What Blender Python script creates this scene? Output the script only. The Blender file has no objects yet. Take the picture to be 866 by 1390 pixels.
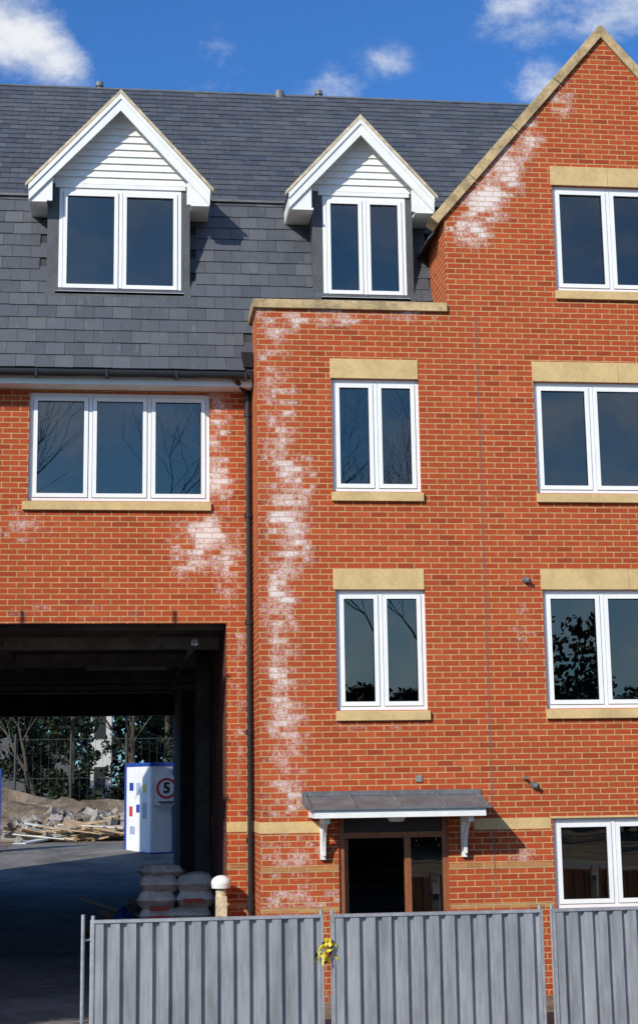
import bpy, bmesh, math, random
from mathutils import Vector, Matrix, noise
random.seed(7)
S=bpy.context.scene
S.view_settings.view_transform='Standard'
try: S.view_settings.look='None'
except Exception: pass
S.view_settings.exposure=0

# ---------------------------------------------------------------- node helpers
def newmat(name):
    m=bpy.data.materials.new(name); m.use_nodes=True
    nt=m.node_tree; nt.nodes.clear()
    out=nt.nodes.new('ShaderNodeOutputMaterial')
    b=nt.nodes.new('ShaderNodeBsdfPrincipled')
    nt.links.new(b.outputs[0],out.inputs[0])
    return m,nt,b,out
def N(nt,t,**kw):
    n=nt.nodes.new(t)
    for k,v in kw.items(): setattr(n,k,v)
    return n
def math_(nt,op,a,b=None,c=None,clamp=False):
    n=nt.nodes.new('ShaderNodeMath'); n.operation=op; n.use_clamp=clamp
    for i,v in enumerate((a,b,c)):
        if v is None: continue
        if isinstance(v,(int,float)): n.inputs[i].default_value=v
        else: nt.links.new(v,n.inputs[i])
    return n.outputs[0]
def mixc(nt,f,a,b,mode='MIX'):
    n=nt.nodes.new('ShaderNodeMix'); n.data_type='RGBA'; n.blend_type=mode
    for i,v in ((0,f),(6,a),(7,b)):
        if isinstance(v,(int,float)): n.inputs[i].default_value=v
        elif isinstance(v,(tuple,list)): n.inputs[i].default_value=(*v[:3],1)
        else: nt.links.new(v,n.inputs[i])
    return n.outputs[2]
def maprange(nt,v,a,b,c=0.,d=1.,smooth=True):
    n=nt.nodes.new('ShaderNodeMapRange')
    if smooth: n.interpolation_type='SMOOTHSTEP'
    nt.links.new(v,n.inputs[0])
    for i,x in enumerate((a,b,c,d)): n.inputs[i+1].default_value=x
    return n.outputs[0]
def noise_(nt,vec,scale,detail=4,rough=.55):
    n=nt.nodes.new('ShaderNodeTexNoise'); n.inputs['Scale'].default_value=scale
    n.inputs['Detail'].default_value=detail; n.inputs['Roughness'].default_value=rough
    if vec is not None: nt.links.new(vec,n.inputs['Vector'])
    return n.outputs[0]
def pos(nt): return nt.nodes.new('ShaderNodeNewGeometry').outputs['Position']
def vscale(nt,v,s):
    n=nt.nodes.new('ShaderNodeVectorMath'); n.operation='MULTIPLY'; nt.links.new(v,n.inputs[0]); n.inputs[1].default_value=s
    return n.outputs[0]
def simple(name,col,rough=.6,var=.25,scale=5.,metal=0.,bump=0.,col2=None,spec=.5,stretch=(1,1,1),bscale=None):
    m,nt,b,o=newmat(name)
    p=vscale(nt,pos(nt),stretch)
    n=noise_(nt,p,scale,3,.6)
    n2=noise_(nt,p,scale*7,3,.6)
    f=math_(nt,'ADD',math_(nt,'MULTIPLY',n,.65),math_(nt,'MULTIPLY',n2,.35))
    f=maprange(nt,f,.3,.7)
    dark=tuple(c*(1-var) for c in col); lite=tuple(min(1,c*(1+var*.6)) for c in col)
    if col2: lite=col2
    nt.links.new(mixc(nt,f,dark,lite),b.inputs['Base Color'])
    b.inputs['Roughness'].default_value=rough; b.inputs['Metallic'].default_value=metal
    b.inputs['Specular IOR Level'].default_value=spec
    if bump:
        bn=N(nt,'ShaderNodeBump'); bn.inputs['Strength'].default_value=1; bn.inputs['Distance'].default_value=bump
        nt.links.new(noise_(nt,p,bscale or scale*4,4,.6),bn.inputs['Height']); nt.links.new(bn.outputs[0],b.inputs['Normal'])
    return m

EFF=[ # x,z,rx,rz,strength   salt bloom on the brickwork
 (2.6,8.82,1.0,.12,.95),(3.7,8.82,.7,.10,.75),(1.95,8.6,.25,.4,.75),
 (1.84,8.0,.17,.8,.75),(1.98,7.2,.24,.8,.9),(2.1,6.5,.30,.6,1.0),(2.08,5.9,.30,.7,1.0),(1.98,5.1,.24,.8,.95),
 (1.93,4.3,.20,.8,.85),(2.02,3.5,.26,.8,.9),(2.0,2.7,.27,.7,.85),(2.05,1.75,.4,.35,.7),(2.2,1.2,.55,.22,.85),
 (4.62,10.1,.30,.28,1.2),(4.86,10.5,.30,.34,1.25),(5.15,10.95,.26,.36,1.1),(5.5,11.42,.22,.34,.9),(6.0,12.05,.2,.34,.7),
 (5.15,4.6,.2,.5,.5),(5.0,1.72,.5,.18,.5),(3.2,3.32,.7,.09,.5),(4.78,6.9,.08,1.4,.35),
 (1.22,7.5,.15,.7,1.0),(1.2,6.75,.2,.55,1.0),(1.02,5.95,.38,.26,1.3),(.85,5.65,.3,.3,1.0),(1.35,5.5,.2,.5,.8),
 (-1.4,6.08,.45,.22,.7),(-.6,4.93,1.7,.10,.5),(1.47,4.1,.12,1.3,.62),(1.45,2.6,.12,.7,.5),
]
def effval(x,z):
    a=0
    for ex,ez,rx,rz,s in EFF:
        l=math.hypot((x-ex)/rx,(z-ez)/rz); t=min(1,max(0,(1.9-l)/1.8)); a=max(a,s*t*t*(3-2*t))
    return a
def brick_mat(name,c1,c2,mort,eff=True,ms=.0070):
    m,nt,b,o=newmat(name)
    uv=nt.nodes.new('ShaderNodeUVMap').outputs[0]; P=pos(nt)
    def bt(a,bb,mo):
        n=N(nt,'ShaderNodeTexBrick'); n.offset=.5
        nt.links.new(uv,n.inputs['Vector'])
        n.inputs['Color1'].default_value=(*a,1); n.inputs['Color2'].default_value=(*bb,1); n.inputs['Mortar'].default_value=(*mo,1)
        n.inputs['Scale'].default_value=1; n.inputs['Mortar Size'].default_value=ms; n.inputs['Mortar Smooth'].default_value=.2
        n.inputs['Bias'].default_value=0; n.inputs['Brick Width'].default_value=.225; n.inputs['Row Height'].default_value=.075
        return n
    R=bt((0,0,0),(1,1,1),(0.5,.5,.5))
    mask=R.outputs[1]
    rn=nt.nodes.new('ShaderNodeSeparateColor'); nt.links.new(R.outputs[0],rn.inputs[0]); r=rn.outputs[0]
    big=noise_(nt,P,.6,3); fine=noise_(nt,P,40,3)
    col=mixc(nt,r,c1,c2)
    col=mixc(nt,maprange(nt,big,.3,.75),col,tuple(c*.8 for c in c1))
    col=mixc(nt,maprange(nt,fine,.45,.8,0,.35),col,(c1[0]*1.25,c1[1]*1.5,c1[2]*1.6))
    col=mixc(nt,maprange(nt,r,.86,.97,0,.5),col,(c1[0]*.55,c1[1]*.5,c1[2]*.6))
    col=mixc(nt,maprange(nt,r,.0,.12,.3,0),col,(c1[0]*1.15,c1[1]*1.6,c1[2]*1.6))
    mn=noise_(nt,P,7,3)
    mcol=mixc(nt,maprange(nt,mn,.3,.7),tuple(c*.7 for c in mort),mort)
    col=mixc(nt,mask,col,mcol)
    if eff:
        at=N(nt,'ShaderNodeAttribute'); at.attribute_name='eff'; acc=at.outputs['Fac']
        n1=noise_(nt,vscale(nt,P,(1.3,1,.9)),3.4,5,.68); n2=noise_(nt,vscale(nt,P,(1.0,1,.8)),30,4,.7)
        t=math_(nt,'ADD',acc,math_(nt,'MULTIPLY',math_(nt,'SUBTRACT',n1,.5),1.9))
        t=math_(nt,'ADD',t,math_(nt,'MULTIPLY',math_(nt,'SUBTRACT',r,.5),.55))
        t=math_(nt,'ADD',t,math_(nt,'MULTIPLY',math_(nt,'SUBTRACT',n2,.5),1.7))
        t=math_(nt,'MULTIPLY',maprange(nt,t,.42,1.45),maprange(nt,acc,.05,.5))
        t=math_(nt,'MULTIPLY',t,math_(nt,'SUBTRACT',1.0,math_(nt,'MULTIPLY',mask,.6)))
        col=mixc(nt,math_(nt,'MULTIPLY',t,.95,clamp=True),col,(.76,.67,.63))
    nt.links.new(col,b.inputs['Base Color'])
    b.inputs['Roughness'].default_value=.85; b.inputs['Specular IOR Level'].default_value=.2
    h=math_(nt,'ADD',math_(nt,'SUBTRACT',1.,mask),math_(nt,'MULTIPLY',fine,.35))
    h=math_(nt,'ADD',h,math_(nt,'MULTIPLY',r,.25))
    bn=N(nt,'ShaderNodeBump'); bn.inputs['Strength'].default_value=.8; bn.inputs['Distance'].default_value=.006
    nt.links.new(h,bn.inputs['Height']); nt.links.new(bn.outputs[0],b.inputs['Normal'])
    return m

M={}
M['brick']=brick_mat('red_brick',(.43,.074,.023),(.33,.049,.016),(.56,.36,.16))
M['brickin_shaded']=brick_mat('shade_darkened_brick',(.16,.05,.03),(.11,.035,.022),(.15,.11,.08),eff=False)  # brick colour darkened to stand in for the shade inside the passage
M['buffbrick']=brick_mat('buff_brick',(.46,.22,.08),(.36,.16,.06),(.5,.36,.18),eff=False)
M['stone']=simple('cast_stone',(.58,.41,.185),.8,.2,2.5,bump=.002,bscale=60)
M['stone2']=simple('weathered_coping',(.47,.34,.175),.85,.5,4,bump=.003,bscale=40)
M['white']=simple('white_upvc',(.80,.80,.78),.35,.04,3)
M['whiteboard']=simple('white_board',(.78,.78,.75),.45,.08,4)
M['cream']=simple('cream_verge',(.58,.48,.31),.8,.4,12)
M['black']=simple('black_plastic',(.018,.018,.02),.35,.2,4)
M['lead']=simple('lead_sheet',(.13,.135,.14),.55,.35,4,bump=.003)
M['leadd']=simple('dark_lead',(.075,.078,.082),.6,.3,5,bump=.003)
M['deck']=simple('roof_deck',(.03,.032,.036),.8)
M['galv']=simple('galvanised_steel',(.32,.33,.345),.5,.35,1.6,metal=.3,bump=.001,stretch=(2.5,1,.3))
M['tube']=simple('steel_tube',(.42,.43,.45),.45,.25,6,metal=.5)
M['conc']=simple('concrete',(.20,.19,.175),.9,.3,2,bump=.004)
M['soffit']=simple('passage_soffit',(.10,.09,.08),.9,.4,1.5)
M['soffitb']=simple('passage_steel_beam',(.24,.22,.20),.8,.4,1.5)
M['paint']=simple('room_paint',(.20,.20,.19),.9,.1,1)
M['asphalt']=simple('asphalt',(.062,.062,.066),.9,.4,1.3,bump=.006,bscale=60)
M['yardroad']=simple('dusty_asphalt',(.12,.112,.10),.9,.45,.9,bump=.006,bscale=40,col2=(.21,.19,.165))
M['paving']=simple('paving',(.26,.25,.23),.9,.25,2,bump=.003)
M['timberframe']=simple('varnished_timber',(.27,.095,.035),.45,.3,5,stretch=(4,4,.5))
M['wood']=simple('raw_timber',(.46,.33,.19),.8,.4,4)
M['blue']=simple('blue_paint',(.012,.045,.30),.45,.15,3)
M['hoard']=simple('white_hoarding',(.76,.76,.77),.5,.1,2)
M['red']=simple('red_vinyl',(.55,.03,.02),.5,.05)
M['blk']=simple('black_vinyl',(.015,.015,.015),.5,.05)
M['yel']=simple('yellow_vinyl',(.7,.55,.08),.5,.1)
M['gry']=simple('printed_notice',(.35,.42,.55),.5,.5,25)
M['earth']=simple('earth',(.12,.085,.055),.95,.5,1.2,bump=.03,bscale=6,col2=(.23,.175,.12))
M['rubble']=simple('rubble_stone',(.28,.25,.22),.9,.5,3,bump=.01)
M['bag']=simple('cement_bag_paper',(.62,.52,.44),.7,.35,6,bump=.01,bscale=12)
M['bagred']=simple('bag_print_red',(.45,.06,.04),.7,.3,6)
M['bluesheet']=simple('blue_tarpaulin',(.02,.07,.25),.4,.4,8)
M['bark']=simple('bark',(.075,.06,.045),.95,.4,6,bump=.01)
M['render']=simple('pale_render',(.5,.5,.47),.8,.1)
M['sheet']=simple('shade_sheeting_cloth',(.30,.33,.30),.8,.2)  # cloth of the added scaffold that shades the passage wall
M['galvmesh']=simple('mesh_fence_wire',(.035,.04,.037),.7,.1)
M['line']=simple('road_paint',(.7,.7,.66),.7,.2,8)
M['tape']=simple('yellow_tape',(.75,.62,.03),.4,.1)
M['step']=simple('stair_tread',(.05,.045,.04),.8,.2)
def leafmat(name,a,b_):
    m,nt,b,o=newmat(name)
    n=noise_(nt,pos(nt),.9,2); n2=noise_(nt,pos(nt),9,1)
    f=maprange(nt,math_(nt,'ADD',math_(nt,'MULTIPLY',n,.6),math_(nt,'MULTIPLY',n2,.4)),.35,.65)
    nt.links.new(mixc(nt,f,a,b_),b.inputs['Base Color']); b.inputs['Roughness'].default_value=.7
    b.inputs['Specular IOR Level'].default_value=.2
    return m
M['leaf']=leafmat('evergreen_foliage',(.008,.013,.006),(.028,.042,.018))
M['leaf2']=leafmat('scrub_foliage',(.018,.019,.011),(.045,.040,.025))
def slate_mat():
    m,nt,b,o=newmat('roof_slate')
    a=N(nt,'ShaderNodeAttribute'); a.attribute_name='rnd'
    s=nt.nodes.new('ShaderNodeSeparateColor'); nt.links.new(a.outputs['Color'],s.inputs[0])
    P=pos(nt)
    n=noise_(nt,P,7,4,.65); big=noise_(nt,P,.5,2); st=noise_(nt,vscale(nt,P,(3,1,.6)),5,3,.6)
    f=math_(nt,'ADD',math_(nt,'MULTIPLY',s.outputs[0],.42),math_(nt,'ADD',math_(nt,'MULTIPLY',n,.4),math_(nt,'MULTIPLY',big,.28)))
    col=mixc(nt,maprange(nt,f,.2,.95,smooth=False),(.050,.055,.066),(.098,.104,.117))
    col=mixc(nt,maprange(nt,s.outputs[1],.93,1,0,.4),col,(.14,.138,.135))
    col=mixc(nt,maprange(nt,st,.58,.8,0,.45),col,(.18,.18,.175))
    nt.links.new(col,b.inputs['Base Color'])
    nt.links.new(maprange(nt,s.outputs[2],0,1,.42,.62),b.inputs['Roughness'])
    bn=N(nt,'ShaderNodeBump'); bn.inputs['Strength'].default_value=.6; bn.inputs['Distance'].default_value=.004
    nt.links.new(noise_(nt,P,22,4,.65),bn.inputs['Height']); nt.links.new(bn.outputs[0],b.inputs['Normal'])
    return m
M['slate']=slate_mat()
def glass_mat():
    m,nt,b,o=newmat('window_glass'); nt.nodes.remove(b)
    tr=N(nt,'ShaderNodeBsdfTransparent'); tr.inputs[0].default_value=(.60,.62,.58,1)
    gl=N(nt,'ShaderNodeBsdfGlossy'); gl.inputs['Roughness'].default_value=.0; gl.inputs[0].default_value=(1,.93,.80,1)
    fr=N(nt,'ShaderNodeFresnel'); fr.inputs[0].default_value=1.5
    f=math_(nt,'MULTIPLY',fr.outputs[0],3.7,clamp=True)
    bn=N(nt,'ShaderNodeBump'); bn.inputs['Strength'].default_value=1; bn.inputs['Distance'].default_value=.0010
    nt.links.new(noise_(nt,pos(nt),1.8,1),bn.inputs['Height']); nt.links.new(bn.outputs[0],gl.inputs['Normal'])
    mx=N(nt,'ShaderNodeMixShader'); nt.links.new(f,mx.inputs[0]); nt.links.new(tr.outputs[0],mx.inputs[1]); nt.links.new(gl.outputs[0],mx.inputs[2])
    nt.links.new(mx.outputs[0],o.inputs[0]); return m
M['glass']=glass_mat()

# ---------------------------------------------------------------- mesh helpers
def empty(name,loc=(0,0,0)):
    e=bpy.data.objects.new(name,None); e.location=loc; e.empty_display_size=.3
    bpy.context.collection.objects.link(e); return e
class MB:
    def __init__(s): s.v=[]; s.f=[]; s.m=[]; s.c=[]
    def face(s,pts,m=0,c=None):
        i=len(s.v); s.v+= [tuple(p) for p in pts]; s.f.append(tuple(range(i,i+len(pts)))); s.m.append(m); s.c.append(c)
    def hexa(s,p,m=0,c=None):
        i=len(s.v); s.v+=[tuple(q) for q in p]
        for f in ((0,3,2,1),(4,5,6,7),(0,1,5,4),(1,2,6,5),(2,3,7,6),(3,0,4,7)):
            s.f.append(tuple(i+k for k in f)); s.m.append(m); s.c.append(c)
    def box(s,x0,x1,y0,y1,z0,z1,m=0,c=None):
        s.hexa([(x0,y0,z0),(x1,y0,z0),(x1,y1,z0),(x0,y1,z0),(x0,y0,z1),(x1,y0,z1),(x1,y1,z1),(x0,y1,z1)],m,c)
    def obox(s,mat,sx,sy,sz,m=0,jit=0):
        p=[]
        for z in (-1,1):
            for x,y in ((-1,-1),(1,-1),(1,1),(-1,1)):
                p.append(mat@Vector((x*sx/2*(1+random.uniform(-jit,jit)),y*sy/2*(1+random.uniform(-jit,jit)),z*sz/2*(1+random.uniform(-jit,jit)))))
        s.hexa(p,m)
    def tube(s,a,b,r0,r1,n=8,m=0,cap=True):
        a=Vector(a);b=Vector(b);d=(b-a)
        if d.length<1e-6: return
        d.normalize(); u=d.orthogonal().normalized(); w=d.cross(u); i=len(s.v)
        for q,r in ((a,r0),(b,r1)):
            for k in range(n):
                t=2*math.pi*k/n; s.v.append(tuple(q+u*math.cos(t)*r+w*math.sin(t)*r))
        for k in range(n):
            s.f.append((i+k,i+(k+1)%n,i+n+(k+1)%n,i+n+k)); s.m.append(m); s.c.append(None)
        if cap:
            s.f.append(tuple(i+k for k in range(n-1,-1,-1))); s.m.append(m); s.c.append(None)
            s.f.append(tuple(i+n+k for k in range(n))); s.m.append(m); s.c.append(None)
    def extr(s,poly,axis,a,b,m=0):
        f=(lambda p,t:(p[0],t,p[1])) if axis=='y' else (lambda p,t:(t,p[0],p[1]))
        n=len(poly); i=len(s.v)
        s.v+=[f(p,a) for p in poly]+[f(p,b) for p in poly]
        s.f.append(tuple(range(i,i+n))); s.f.append(tuple(range(i+2*n-1,i+n-1,-1)))
        s.m+= [m,m]; s.c+=[None,None]
        for k in range(n):
            s.f.append((i+k,i+n+k,i+n+(k+1)%n,i+(k+1)%n)); s.m.append(m); s.c.append(None)
    def build(s,name,mats,parent=None,smooth=False,bevel=0):
        me=bpy.data.meshes.new(name); me.from_pydata(s.v,[],s.f); me.validate(); me.update()
        for k in mats: me.materials.append(M[k] if isinstance(k,str) else k)
        if len(me.polygons)==len(s.m):
            for p,mi in zip(me.polygons,s.m): p.material_index=mi
        uv=me.uv_layers.new(name='UVMap')
        for p in me.polygons:
            n=p.normal; ax=max(range(3),key=lambda k:abs(n[k])); 
            for li in p.loop_indices:
                co=me.vertices[me.loops[li].vertex_index].co
                uv.data[li].uv=(co.y,co.z) if ax==0 else ((co.x,co.z) if ax==1 else (co.x,co.y))
            if smooth: p.use_smooth=True
        if any(c is not None for c in s.c):
            at=me.color_attributes.new('rnd','FLOAT_COLOR','CORNER')
            for p,c in zip(me.polygons,s.c):
                for li in p.loop_indices: at.data[li].color=(*(c or (.5,.5,.5)),1)
        o=bpy.data.objects.new(name,me); bpy.context.collection.objects.link(o)
        if parent: o.parent=parent
        if bevel:
            mo=o.modifiers.new('bevel','BEVEL'); mo.width=bevel; mo.segments=2; mo.limit_method='ANGLE'
        return o
def wall_y(mb,x0,x1,z0,z1,y,holes,depth=.12,m=0):
    xs=sorted({x0,x1,*[h[0] for h in holes if x0<h[0]<x1],*[h[1] for h in holes if x0<h[1]<x1]})
    zs=sorted({z0,z1,*[h[2] for h in holes if z0<h[2]<z1],*[h[3] for h in holes if z0<h[3]<z1]})
    for i in range(len(xs)-1):
        for j in range(len(zs)-1):
            cx=(xs[i]+xs[i+1])/2; cz=(zs[j]+zs[j+1])/2
            if any(h[0]<cx<h[1] and h[2]<cz<h[3] for h in holes): continue
            mb.face([(xs[i],y,zs[j]),(xs[i+1],y,zs[j]),(xs[i+1],y,zs[j+1]),(xs[i],y,zs[j+1])],m)
def reveals(mb,h,y,depth,m=0):
    a,b,c,d=h; e=y+depth
    mb.face([(a,y,c),(a,y,d),(a,e,d),(a,e,c)],m); mb.face([(b,y,c),(b,e,c),(b,e,d),(b,y,d)],m)
    mb.face([(a,y,d),(b,y,d),(b,e,d),(a,e,d)],m); mb.face([(a,y,c),(a,e,c),(b,e,c),(b,y,c)],m)

B=empty('brick_apartment_building')
GX=6.59
def gz(x): return 13.0-1.175*abs(x-GX)
MID2=(2.66,3.84,6.42,7.95); MID3=(2.67,3.85,3.57,5.12)
R2=(5.41,7.80,6.42,7.95); R3=(5.42,7.81,3.57,5.12); R4=(5.43,7.82,1.05,2.17)
W1=(5.79,7.39,9.25,10.77); LW=(-1.34,1.09,6.43,7.93); DR=(2.66,4.06,.1,2.28)
X2=(9.6,10.8,6.42,7.95); X3=(9.6,10.8,3.57,5.12)
LL=(-5.4,-2.99,6.43,7.93)
mb=MB()
Fh=[MID2,MID3,R2,R3,R4,DR,X2,X3]
wall_y(mb,1.67,12,-.3,8.9,0,Fh)
x0,x1=4.25,8.93
for a,b,top in ((x0,W1[0],None),(W1[1],x1,None)):
    mb.face([(a,0,8.9),(b,0,8.9),(b,0,gz(b)),(a,0,gz(a))])
mb.face([(W1[0],0,8.9),(W1[1],0,8.9),(W1[1],0,W1[2]),(W1[0],0,W1[2])])
mb.face([(W1[0],0,W1[3]),(W1[1],0,W1[3]),(W1[1],0,gz(W1[1])),(GX,0,gz(GX)),(W1[0],0,gz(W1[0]))])
for h in Fh+[W1]: reveals(mb,h,0,.13)
mb.face([(1.67,.9,-.3),(1.67,0,-.3),(1.67,0,8.9),(1.67,.9,8.9)])
mb.face([(12,0,-.3),(12,.9,-.3),(12,.9,8.9),(12,0,8.9)])
mb.face([(4.25,4,8.5),(4.25,0,8.9),(4.25,0,gz(4.25)),(4.25,4,gz(4.25))])
mb.face([(8.93,0,8.9),(8.93,4,8.5),(8.93,4,gz(4.25)),(8.93,0,gz(4.25))])
mb.face([(4.25,.3,8.5),(1.97,.3,8.5),(1.97,.3,8.9),(4.25,.3,8.9)])
mb.face([(8.93,.3,8.5),(12,.3,8.5),(12,.3,8.9),(8.93,.3,8.9)])
mb.face([(1.97,.3,8.5),(1.97,1.2,8.5),(1.97,1.2,8.9),(1.97,.3,8.9)])
wall_y(mb,-6,1.67,-.3,8.1,.9,[LW,LL,(-3.2,1.31,-.3,4.78)])
reveals(mb,LW,.9,.13); reveals(mb,LL,.9,.13)
prof=[(.9,-.3),(14,-.3),(14,8.15),(5,14.1),(1.6,10.85),(.9,8.85)]
mb.face([(-6,p[0],p[1]) for p in prof][::-1]); mb.face([(12,p[0],p[1]) for p in prof])
def by(x0,x1,z0,z1): mb.face([(x1,14,z0),(x0,14,z0),(x0,14,z1),(x1,14,z1)])
by(-6,-3.2,-.3,8.2); by(1.31,12,-.3,8.2); by(-3.2,1.31,4.1,8.2)
bw_=mb.build('brick_walls',['brick'],B)
bm=bmesh.new(); bm.from_mesh(bw_.data)
def cut(axis,v):
    no=[0,0,0]; no[axis]=1; co=[0,0,0]; co[axis]=v
    bmesh.ops.bisect_plane(bm,geom=bm.verts[:]+bm.edges[:]+bm.faces[:],plane_co=co,plane_no=no,dist=1e-5)
v=-1.9
while v<6.6: cut(0,v+.0007); v+=.13
v=.5
while v<13: cut(2,v+.0007); v+=.15
ly=bm.verts.layers.float.new('eff')
for q in bm.verts: q[ly]=effval(q.co.x,q.co.z) if q.co.y<1.1 else 0
bm.to_mesh(bw_.data); bm.free()
mb=MB()
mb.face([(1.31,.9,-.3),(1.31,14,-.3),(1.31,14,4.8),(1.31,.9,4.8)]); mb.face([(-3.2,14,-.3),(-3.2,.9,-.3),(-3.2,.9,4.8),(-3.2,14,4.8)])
mb.build('passage_side_walls',['brickin_shaded'],B)
mb=MB()
mb.box(-3.2,1.31,.905,14,4.785,5.0)
for y,h,w in ((2.6,.20,.18),(5.3,.26,.2),(8.2,.3,.25),(11,.35,.25)): mb.box(-3.2,1.31,y,y+w,4.78-h,4.783,1)
mb.box(-3.2,1.31,13.6,13.98,4.1,4.783)
mb.box(-1.9,-1.75,.95,13.6,4.62,4.784,1)
for i in range(24): mb.box(-3.2,1.3,1.2+i*.5,1.25+i*.5,4.72,4.7845)
mb.box(1.10,1.308,5.2,5.7,-.2,4.78); mb.box(1.0,1.308,9.5,13.9,-.2,4.78)
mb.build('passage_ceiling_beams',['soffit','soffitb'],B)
mb=MB(); mb.box(-.6,.6,4.0,4.12,4.38,4.43); mb.tube((0,4.06,4.43),(0,4.06,4.78),.01,.01); mb.tube((-3.1,7,4.3),(1.25,7,4.3),.05,.05); mb.tube((.9,1.2,4.55),(.9,13.5,4.55),.05,.05)
mb.build('passage_services',['conc'],B)
mb=MB()
def lintel(a,b,z0,z1,y=0,split=None):
    pts=[a]+(split or [])+[b]
    for p,q in zip(pts,pts[1:]): mb.box(p+.002,q-.002,y-.012,y+.1,z0,z1)
def sill(a,b,z0,z1,y=0):
    mb.hexa([(a,y-.05,z0),(b,y-.05,z0),(b,y+.12,z0),(a,y+.12,z0),(a,y-.05,z1-.015),(b,y-.05,z1-.015),(b,y+.12,z1+.012),(a,y+.12,z1+.012)])
lintel(2.64,3.83,7.953,8.22); lintel(2.64,3.84,5.123,5.39)
lintel(5.40,7.82,7.953,8.23,split=[6.6]); lintel(5.40,7.83,5.123,5.39,split=[6.6]); 
lintel(5.77,7.41,10.773,11.05,split=[6.59]); lintel(5.40,7.84,2.173,2.2)
lintel(9.58,10.82,7.953,8.22); lintel(9.58,10.82,5.123,5.39)
for a,b,z in ((2.64,3.86,6.418),(2.65,3.87,3.568),(5.39,7.82,6.418),(5.40,7.83,3.568),(5.77,7.41,9.248),(9.58,10.82,6.418),(9.58,10.82,3.568)): sill(a,b,z-.13,z)
sill(-1.41,1.11,6.30,6.428,.9); sill(-5.45,-2.95,6.30,6.428,.9); sill(5.41,7.84,.93,1.048)
mb.build('stone_lintels_and_sills',['stone'],B,bevel=.004)
mb=MB()
for a,b in ((1.667,2.45),(4.4,5.40),(7.85,12.0)): mb.box(a,b,-.004,.02,2.05,2.19)
mb.box(1.307,1.66,.896,.92,2.05,2.18); mb.box(1.664,1.70,-.003,.895,2.05,2.188)
mb.build('stone_band_course',['stone'],B)
mb=MB()
for z in (1.60,1.115):
    for a,b in ((1.667,2.655),(4.065,5.40),(7.85,12.0)): mb.box(a,b,-.003,.02,z-.036,z+.036)
    mb.box(1.307,1.66,.897,.92,z-.036,z+.036)
mb.build('buff_brick_bands',['buffbrick'],B)
mb=MB(); mb.box(1.300,1.312,.93,5.19,2.05,2.18); mb.build('passage_band',['brickin_shaded'],B)
mb=MB()
mb.box(1.62,4.249,-.05,.33,8.9,9.02); mb.box(1.62,1.99,.333,1.15,8.9,9.02); mb.box(8.95,12.05,-.05,.33,8.9,9.02)
t=math.atan(1.175); nx,nz=math.sin(t),math.cos(t)
for sgn in (-1,1):
    def P(d,h):
        return (GX+sgn*(d+ (nx*h if d>0 else 0)), 13.0-1.175*d+(nz*h if d>0 else h/nz))
    segs=[0,.62,1.25,1.88,2.43]
    for a,b in zip(segs,segs[1:]):
        a2=a+(.003 if a>0 else 0)
        q=[P(a2,0.002),P(b-.003,0.002),P(b-.003,.13),P(a2,.13)]
        mb.extr(q if sgn>0 else q[::-1],'y',-.05,.32)
mb.build('stone_copings',['stone2'],B,bevel=.004)
mb=MB()
mb.box(4.647,4.656,-.003,.01,1.2,8.88,0)
for x,z in ((5.19,5.25),(5.19,2.60)):
    mb.tube((x,.0,z),(x,-.06,z),.045,.04,12,0)
    mb.tube((x,-.05,z),(x+.04,-.09,z-.02),.025,.03,10,0)
mb.tube((5.08,0,2.68),(5.08,-.07,2.69),.02,.02,8,0)
mb.box(3.66,3.74,-.02,0,2.66,2.74,2)
mb.build('movement_joint_and_vents',['lead','white','conc'],B)
# ---------------------------------------------------------------- windows
fr=MB(); gl=MB(); ga=MB()
def window(h,y,lights,fw=.05,sw=.055,mw=.05):
    a,b,c,d=h; y0=y; 
    fr.box(a,a+fw,y0,y0+.07,c,d); fr.box(b-fw,b,y0,y0+.07,c,d)
    fr.box(a+fw,b-fw,y0,y0+.07,c,c+fw); fr.box(a+fw,b-fw,y0,y0+.07,d-fw,d)
    W=(b-a-2*fw-(lights-1)*mw)/lights
    for i in range(lights):
        l=a+fw+i*(W+mw); r=l+W
        if i<lights-1: fr.box(r,r+mw,y0,y0+.07,c+fw,d-fw)
        z0=c+fw; z1=d-fw; s=y0-.014; e=y0+.052; g=.006
        l+=g; r-=g; z0+=g; z1-=g
        fr.box(l,l+sw,s,e,z0,z1); fr.box(r-sw,r,s,e,z0,z1)
        fr.box(l+sw,r-sw,s,e,z0,z0+sw); fr.box(l+sw,r-sw,s,e,z1-sw,z1)
        tx=random.uniform(-.004,.004); tz=random.uniform(-.005,.005); q=y0+.025
        A,Bq,C,D=l+sw-.003,r-sw+.003,z0+sw-.003,z1-sw+.003
        gl.face([(A,q-tx-tz,C),(Bq,q+tx-tz,C),(Bq,q+tx+tz,D),(A,q-tx+tz,D)])
        ga.box(A,A+.011,y0+.004,y0+.008,C,D); ga.box(Bq-.011,Bq,y0+.004,y0+.008,C,D)
        ga.box(A+.011,Bq-.011,y0+.004,y0+.008,C,C+.011); ga.box(A+.011,Bq-.011,y0+.004,y0+.008,D-.011,D)
window(MID2,.055,2); window(MID3,.055,2); window(R2,.055,3); window(R3,.055,3); window(R4,.055,3)
window(W1,.055,2); window(LW,.955,3); window(LL,.955,3); window(X2,.055,2); window(X3,.055,2)
DORM=[(-.155,1.265,12.24,-.99,.70,-1.15,.82,2),(3.235,1.055,12.0,2.70,3.89,2.55,3.99,2),(-4.0,1.265,12.24,-4.84,-3.15,-5.0,-3.0,2)]
for c,hw,ap,wa,wb,ba,bb,n in DORM: window((wa,wb,9.37,10.88),.945,n)
fr.build('window_frames',['white'],B); gl.build('window_glass',['glass'],B); ga.build('window_gaskets',['black'],B)
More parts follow.
